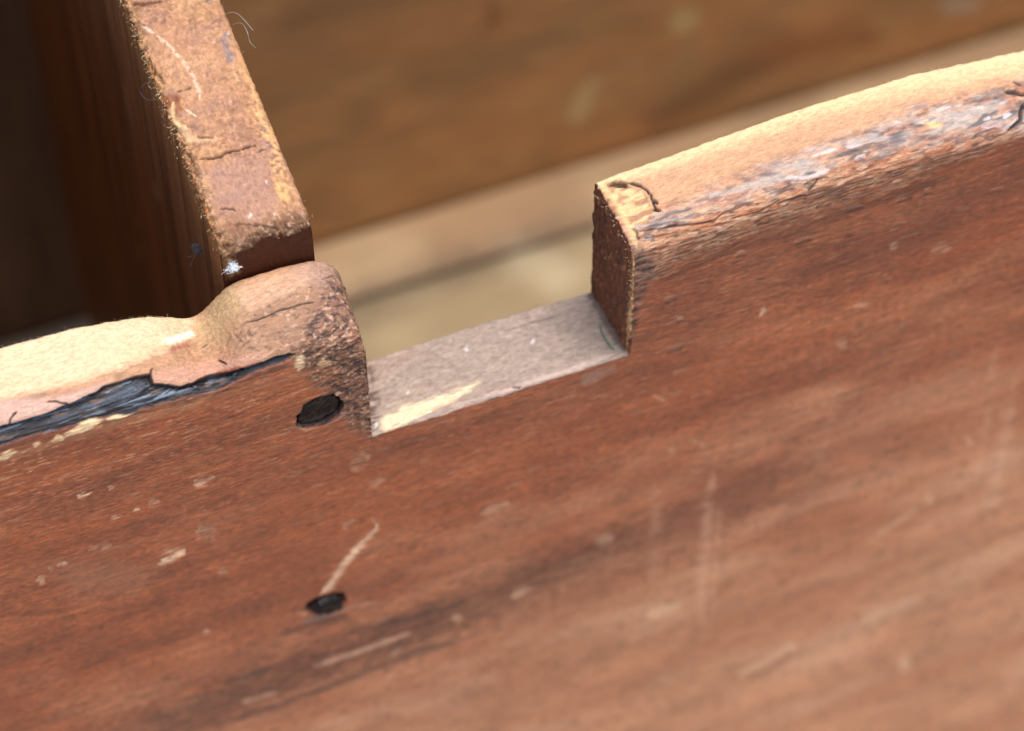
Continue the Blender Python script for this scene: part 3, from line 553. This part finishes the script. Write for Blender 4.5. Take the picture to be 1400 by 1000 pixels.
# ------------------------------------------------------------------ the rest of the chest: back, ends, floor planks
def slab(name, lo, hi, step, painter, mat=None, bevel=.0012):
    """a plank: each side a fine grid, edges softened"""
    lo, hi = np.array(lo), np.array(hi); Vs, Fs, off = [], [], 0
    for ax in range(3):
        u, v = [(1, 2), (2, 0), (0, 1)][ax]
        nu = max(3, int((hi[u]-lo[u])/step)+2); nv = max(3, int((hi[v]-lo[v])/step)+2)
        for s in (0, 1):
            A_, B_ = np.meshgrid(np.linspace(lo[u], hi[u], nu), np.linspace(lo[v], hi[v], nv), indexing='ij')
            P = np.zeros((nu, nv, 3)); P[..., u] = A_; P[..., v] = B_; P[..., ax] = hi[ax] if s else lo[ax]
            Vs.append(P.reshape(-1, 3)); f = grid_faces(nu, nv)+off; Fs.append(f if s else f[:, ::-1]); off += nu*nv
    V_ = np.concatenate(Vs); F_ = np.concatenate(Fs)
    q = np.clip(V_, lo+bevel, hi-bevel); d = V_-q; L_ = np.linalg.norm(d, axis=1, keepdims=True); k = (np.abs(d) > 1e-9).sum(1, keepdims=True) > 1
    V_ = np.where(k, q+d/np.maximum(L_, 1e-9)*bevel, V_)
    p = Paint(V_); painter(p); V_ = V_ + 0
    return mesh_from(name, V_, F_, mat or M_BOX, chest, p)

def paint_back(p):
    a = fbm(p.P, 110, 30, 9, 3, 130); b = fbm(p.P, 45, 40, 26, 3, 131); c = fbm(p.P, 12, 8, 5, 2, 132)
    p.col[:] = rgb(182, 138, 92); p.mix(sstep(.4, .8, a)*.4, rgb(156, 120, 80)); p.mix(sstep(.5, .85, b)*.6, rgb(192, 138, 90)); p.mul(.8+.4*c); p.rough[:] = .7; p.mix(sstep(.45, .75, fbm(p.P, 70, 50, 16, 3, 134))*.5, rgb(196, 140, 90)); p.mix(sstep(.5, .75, fbm(p.P, 60, 50, 30, 3, 135))*.35, rgb(140, 108, 74))
    p.mix(p.poly([(775, 165), (785, 130), (810, 105), (822, 108), (812, 140), (795, 168)], 6, 6)*.9, rgb(206, 176, 128))
    p.mix(p.poly([(915, 30), (930, 12), (955, 15), (950, 38), (925, 45)], 8, 6)*.9, rgb(206, 180, 126)); p.mix(p.line([(945, 40), (935, 110), (925, 150)], 10, 8, .9, 6)*.4, rgb(156, 132, 92))
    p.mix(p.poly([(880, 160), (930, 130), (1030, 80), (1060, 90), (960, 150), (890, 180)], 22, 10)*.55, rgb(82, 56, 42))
    p.mix(p.poly([(1000, 75), (1060, 50), (1180, 30), (1200, 60), (1080, 90)], 24, 10)*.55, rgb(150, 82, 46)); p.mix(p.line([(675, 0), (668, 40)], 12, 9, .9, 6)*.5, rgb(116, 66, 44))
    p.mix(p.poly([(1290, 0), (1340, 0), (1330, 15), (1290, 18)], 10, 6)*.7, rgb(200, 190, 170))
    p.mix(sstep(PX0+.004, PX0, p.P[:, 0])*.97, rgb(150, 112, 86)); p.mul(1-.5*sstep(PX0+.004, PX0, p.P[:, 0])*fbm(p.P, 7, 40, 60, 2, 133))  # left of the partition: compartment shade painted into the board colour
    for cx, cy in ((500, 115), (520, 240), (590, 150)): p.mix(p.poly([(cx-22, cy+12), (cx+10, cy-16), (cx+24, cy-8), (cx-8, cy+18)], 14, 8)*.4, rgb(186, 152, 104))
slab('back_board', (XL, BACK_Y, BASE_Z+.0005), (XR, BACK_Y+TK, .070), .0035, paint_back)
def paint_floor(cols_):
    def f(p):
        a = fbm(p.P, 90, 9, 20, 3, 140); b = fbm(p.P, 40, 30, 26, 3, 141)
        p.col[:] = rgb(*cols_[0]); p.mix(sstep(.4, .7, a)*.7, rgb(*cols_[1])); p.mix(sstep(.4, .7, b)*.7, rgb(*cols_[2])); p.rough[:] = .75; p.mix(sstep(PX0+.004, PX0, p.P[:, 0])*.97, rgb(110, 98, 90))  # last mix darkens the planks left of the partition, painted shade
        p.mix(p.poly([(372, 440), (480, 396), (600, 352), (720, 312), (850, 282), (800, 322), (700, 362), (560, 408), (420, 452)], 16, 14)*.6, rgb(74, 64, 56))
        p.mix(p.poly([(690, 330), (760, 350), (806, 380), (760, 400), (700, 372)], 22, 10)*.5, rgb(186, 172, 142))
    return f
yb = [TK+.0006, .075, .130, .195, .2605, BACK_Y-.0006]
pal = [((140, 120, 98), (112, 96, 80), (158, 138, 114))]*3 + [((142, 122, 92), (114, 98, 76), (162, 144, 112)), ((158, 126, 94), (130, 104, 78), (172, 146, 112))]
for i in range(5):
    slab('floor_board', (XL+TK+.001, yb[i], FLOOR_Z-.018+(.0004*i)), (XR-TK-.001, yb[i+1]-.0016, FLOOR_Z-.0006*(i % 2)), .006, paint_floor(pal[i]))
def paint_end(p):
    a = fbm(p.P, 20, 60, 8, 3, 150); p.col[:] = rgb(122, 80, 54); p.mix(sstep(.4, .8, a)*.5, rgb(92, 58, 40)); p.mix(sstep(PX0+.004, PX0, p.P[:, 0])*.9, rgb(80, 58, 44)); p.rough[:] = .65  # left end painted darker to carry the compartment's shade
slab('end_board', (XL, TK+.0006, BASE_Z+.0005), (XL+TK, BACK_Y-.0006, .062), .008, paint_end)  # left end, out of view, set close in to darken the compartment
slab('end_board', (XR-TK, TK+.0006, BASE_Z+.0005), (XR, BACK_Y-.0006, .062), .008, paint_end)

# ------------------------------------------------------------------ frayed fibres, lint, hairs, thread
def strand(V_, F_, pts, rad, k=4, taper=True):
    pts = [np.array(p, float) for p in pts]; n = len(pts); b0 = len(V_)
    for i, p in enumerate(pts):
        t = pts[min(i+1, n-1)]-pts[max(i-1, 0)]; t = t/(np.linalg.norm(t)+1e-12)
        u = np.cross(t, [0.31, 0.52, 0.79]); u /= np.linalg.norm(u)+1e-12; w = np.cross(t, u)
        r = rad*((1-.75*i/(n-1)) if taper else 1)
        for a in range(k): V_.append(p+r*(math.cos(2*math.pi*a/k)*u+math.sin(2*math.pi*a/k)*w))
    for i in range(n-1):
        for a in range(k): F_.append((b0+i*k+a, b0+i*k+(a+1) % k, b0+(i+1)*k+(a+1) % k, b0+(i+1)*k+a))

def fray(name, parent, guide, n, ln, rad, out, spread, seed, mat):
    r = np.random.default_rng(seed); V_, F_ = [], []; guide = np.array(guide)
    seg = np.linalg.norm(np.diff(guide, axis=0), axis=1); cs = np.concatenate([[0], np.cumsum(seg)])
    for _ in range(n):
        u = r.uniform(0, cs[-1]); p = np.array([np.interp(u, cs, guide[:, k]) for k in range(3)]) + r.normal(0, spread, 3)
        d = np.array(out)+r.normal(0, .55, 3); d /= np.linalg.norm(d); L_ = ln*r.uniform(.3, 1.2); c = r.normal(0, .35, 3)
        strand(V_, F_, [p-d*.0004, p+d*L_*.4, p+d*L_*.8+c*L_*.25, p+d*L_+c*L_*.6], rad*r.uniform(.6, 1.3), 3)
    o = mesh_from(name, np.array(V_), F_, mat, parent); o['kind'] = 'stuff'; return o
M_FIB2 = plain_material('brown_fibre', (0.34, 0.19, 0.09), 0.6, 0.3, 0, 700, 0.5)
ge = [(PX0+.0004, y, PZ-.0008) for y in np.linspace(PY0+.002, .13, 12)]
fray('wood_fibre', partition, ge, 260, .0005, .00009, (-.6, -.2, .1), .0008, 1, M_FIBRE)
fray('wood_fibre', partition, [(PX0+.0002, y, PZ-.0022) for y in np.linspace(PY0, .13, 12)], 520, .0008, .00008, (-.25, -.3, -.9), .0008, 2, M_FIB2)
fray('wood_fibre', partition, [(x, PY0+.001, PZ-.001) for x in np.linspace(PX0, PX1, 8)], 160, .0006, .00007, (0, -.6, .3), .0007, 3, M_FIB2)
fray('wood_fibre', partition, [(PX1-.0003, y, PZ-.0006) for y in np.linspace(PY0+.002, .13, 12)], 60, .0005, .00005, (.8, 0, .2), .0004, 4, M_FIB2)
fray('wood_fibre', front_board, [(.0668, TK-.001, .046), (.0672, .017, .049), (.0680, .009, .0485), (.0688, .003, .0455), (.0690, .0003, .040), (.0690, 0, .02), (.0690, 0, .004)], 110, .0006, .00006, (-.7, -.3, .2), .0004, 5, M_FIBRE)
fray('wood_fibre', front_board, [(x, TK-.0004, float(left_back(x))-.0003) for x in np.linspace(-.1, -.046, 14)], 130, .0008, .00004, (0, .6, .6), .0002, 6, M_FIBRE)
fray('wood_fibre', front_board, [(x, TK-.0004, float(right_back(x))-.0003) for x in np.linspace(.073, .19, 20)], 130, .0007, .00004, (0, .6, .6), .0002, 7, M_FIBRE)

def tuft(name, c, R_, n, rad, mat, label, seed, stray=0):
    r = np.random.default_rng(seed); V_, F_ = [], []
    for i in range(n):
        L_ = R_*(2.6 if i < stray else 1.0); p = np.array(c)+r.normal(0, R_*.42, 3); d = r.normal(0, 1, 3); d /= np.linalg.norm(d); pts = [p]
        for s in range(5):
            d = d+r.normal(0, .75 if i >= stray else .3, 3); d /= np.linalg.norm(d); pts.append(pts[-1]+d*L_*.3)
        strand(V_, F_, pts, rad, 3, False)
    o = mesh_from(name, np.array(V_), F_, mat); o.location = (0, 0, 0); tag(o, label, 'lint'); return o
c = at(318, 366, 'y', PY0-.0012); tuft('lint_tuft', c, .00105, 190, .00006, M_LINT, 'small white lint tuft caught between partition end and front board', 11, 1)
c = at(270, 341, 'x', PX0-.0010); tuft('lint_tuft', c, .0014, 80, .00005, M_DUST, 'small dark grey lint tuft clinging to the dark side of the partition', 12, 6)
def hair(name, pxs, ax, v, rad, mat, label, cat, group=None, lift=0.0):
    V_, F_ = [], []; P = [at(a, b, ax, v+lift*math.sin(i*1.9)) for i, (a, b) in enumerate(pxs)]; Q = []
    P = np.array(P); t = np.linspace(0, len(P)-1, len(P)*6)
    for k in t:
        i = min(int(k), len(P)-2); f = k-i; p0, p1, p2, p3 = P[max(i-1, 0)], P[i], P[i+1], P[min(i+2, len(P)-1)]
        Q.append(.5*(2*p1+(p2-p0)*f+(2*p0-5*p1+4*p2-p3)*f*f+(3*p1-p0-3*p2+p3)*f**3))
    strand(V_, F_, Q, rad, 5, False); o = mesh_from(name, np.array(V_), F_, mat); tag(o, label, cat, group); return o
hair('green_thread', [(820, 443), (823, 454), (829, 465), (836, 474), (841, 478)], 'z', .0006, .00014, M_THREAD, 'short green thread lying on the grey notch floor', 'thread')
M_HAIR = plain_material('pale_hair', (0.55, 0.53, 0.5), 0.4, 0.5, 0, 900, 0.1)
hair('hair_strand', [(305, 22), (316, 17), (326, 20), (336, 30), (346, 42)], 'x', PX1+.0004, .00005, M_HAIR, 'longest fine pale hair curling off the right edge of the partition', 'hair')
hair('hair_strand', [(318, 34), (330, 32), (338, 44), (342, 58), (350, 66)], 'x', PX1+.0006, .000035, M_HAIR, 'thin pale hair drooping from the right edge of the partition', 'hair')
hair('hair_strand', [(172, 178), (173, 166), (177, 155), (176, 148)], 'x', PX0-.0006, .00007, M_DUST, 'short grey hair on the dark partition side below its frayed edge', 'hair')
hair('hair_strand', [(208, 112), (196, 116), (192, 126), (200, 136), (212, 137)], 'x', PX0-.0008, .00004, M_HAIR, 'looped pale hair hanging at the frayed left edge of the partition', 'hair')
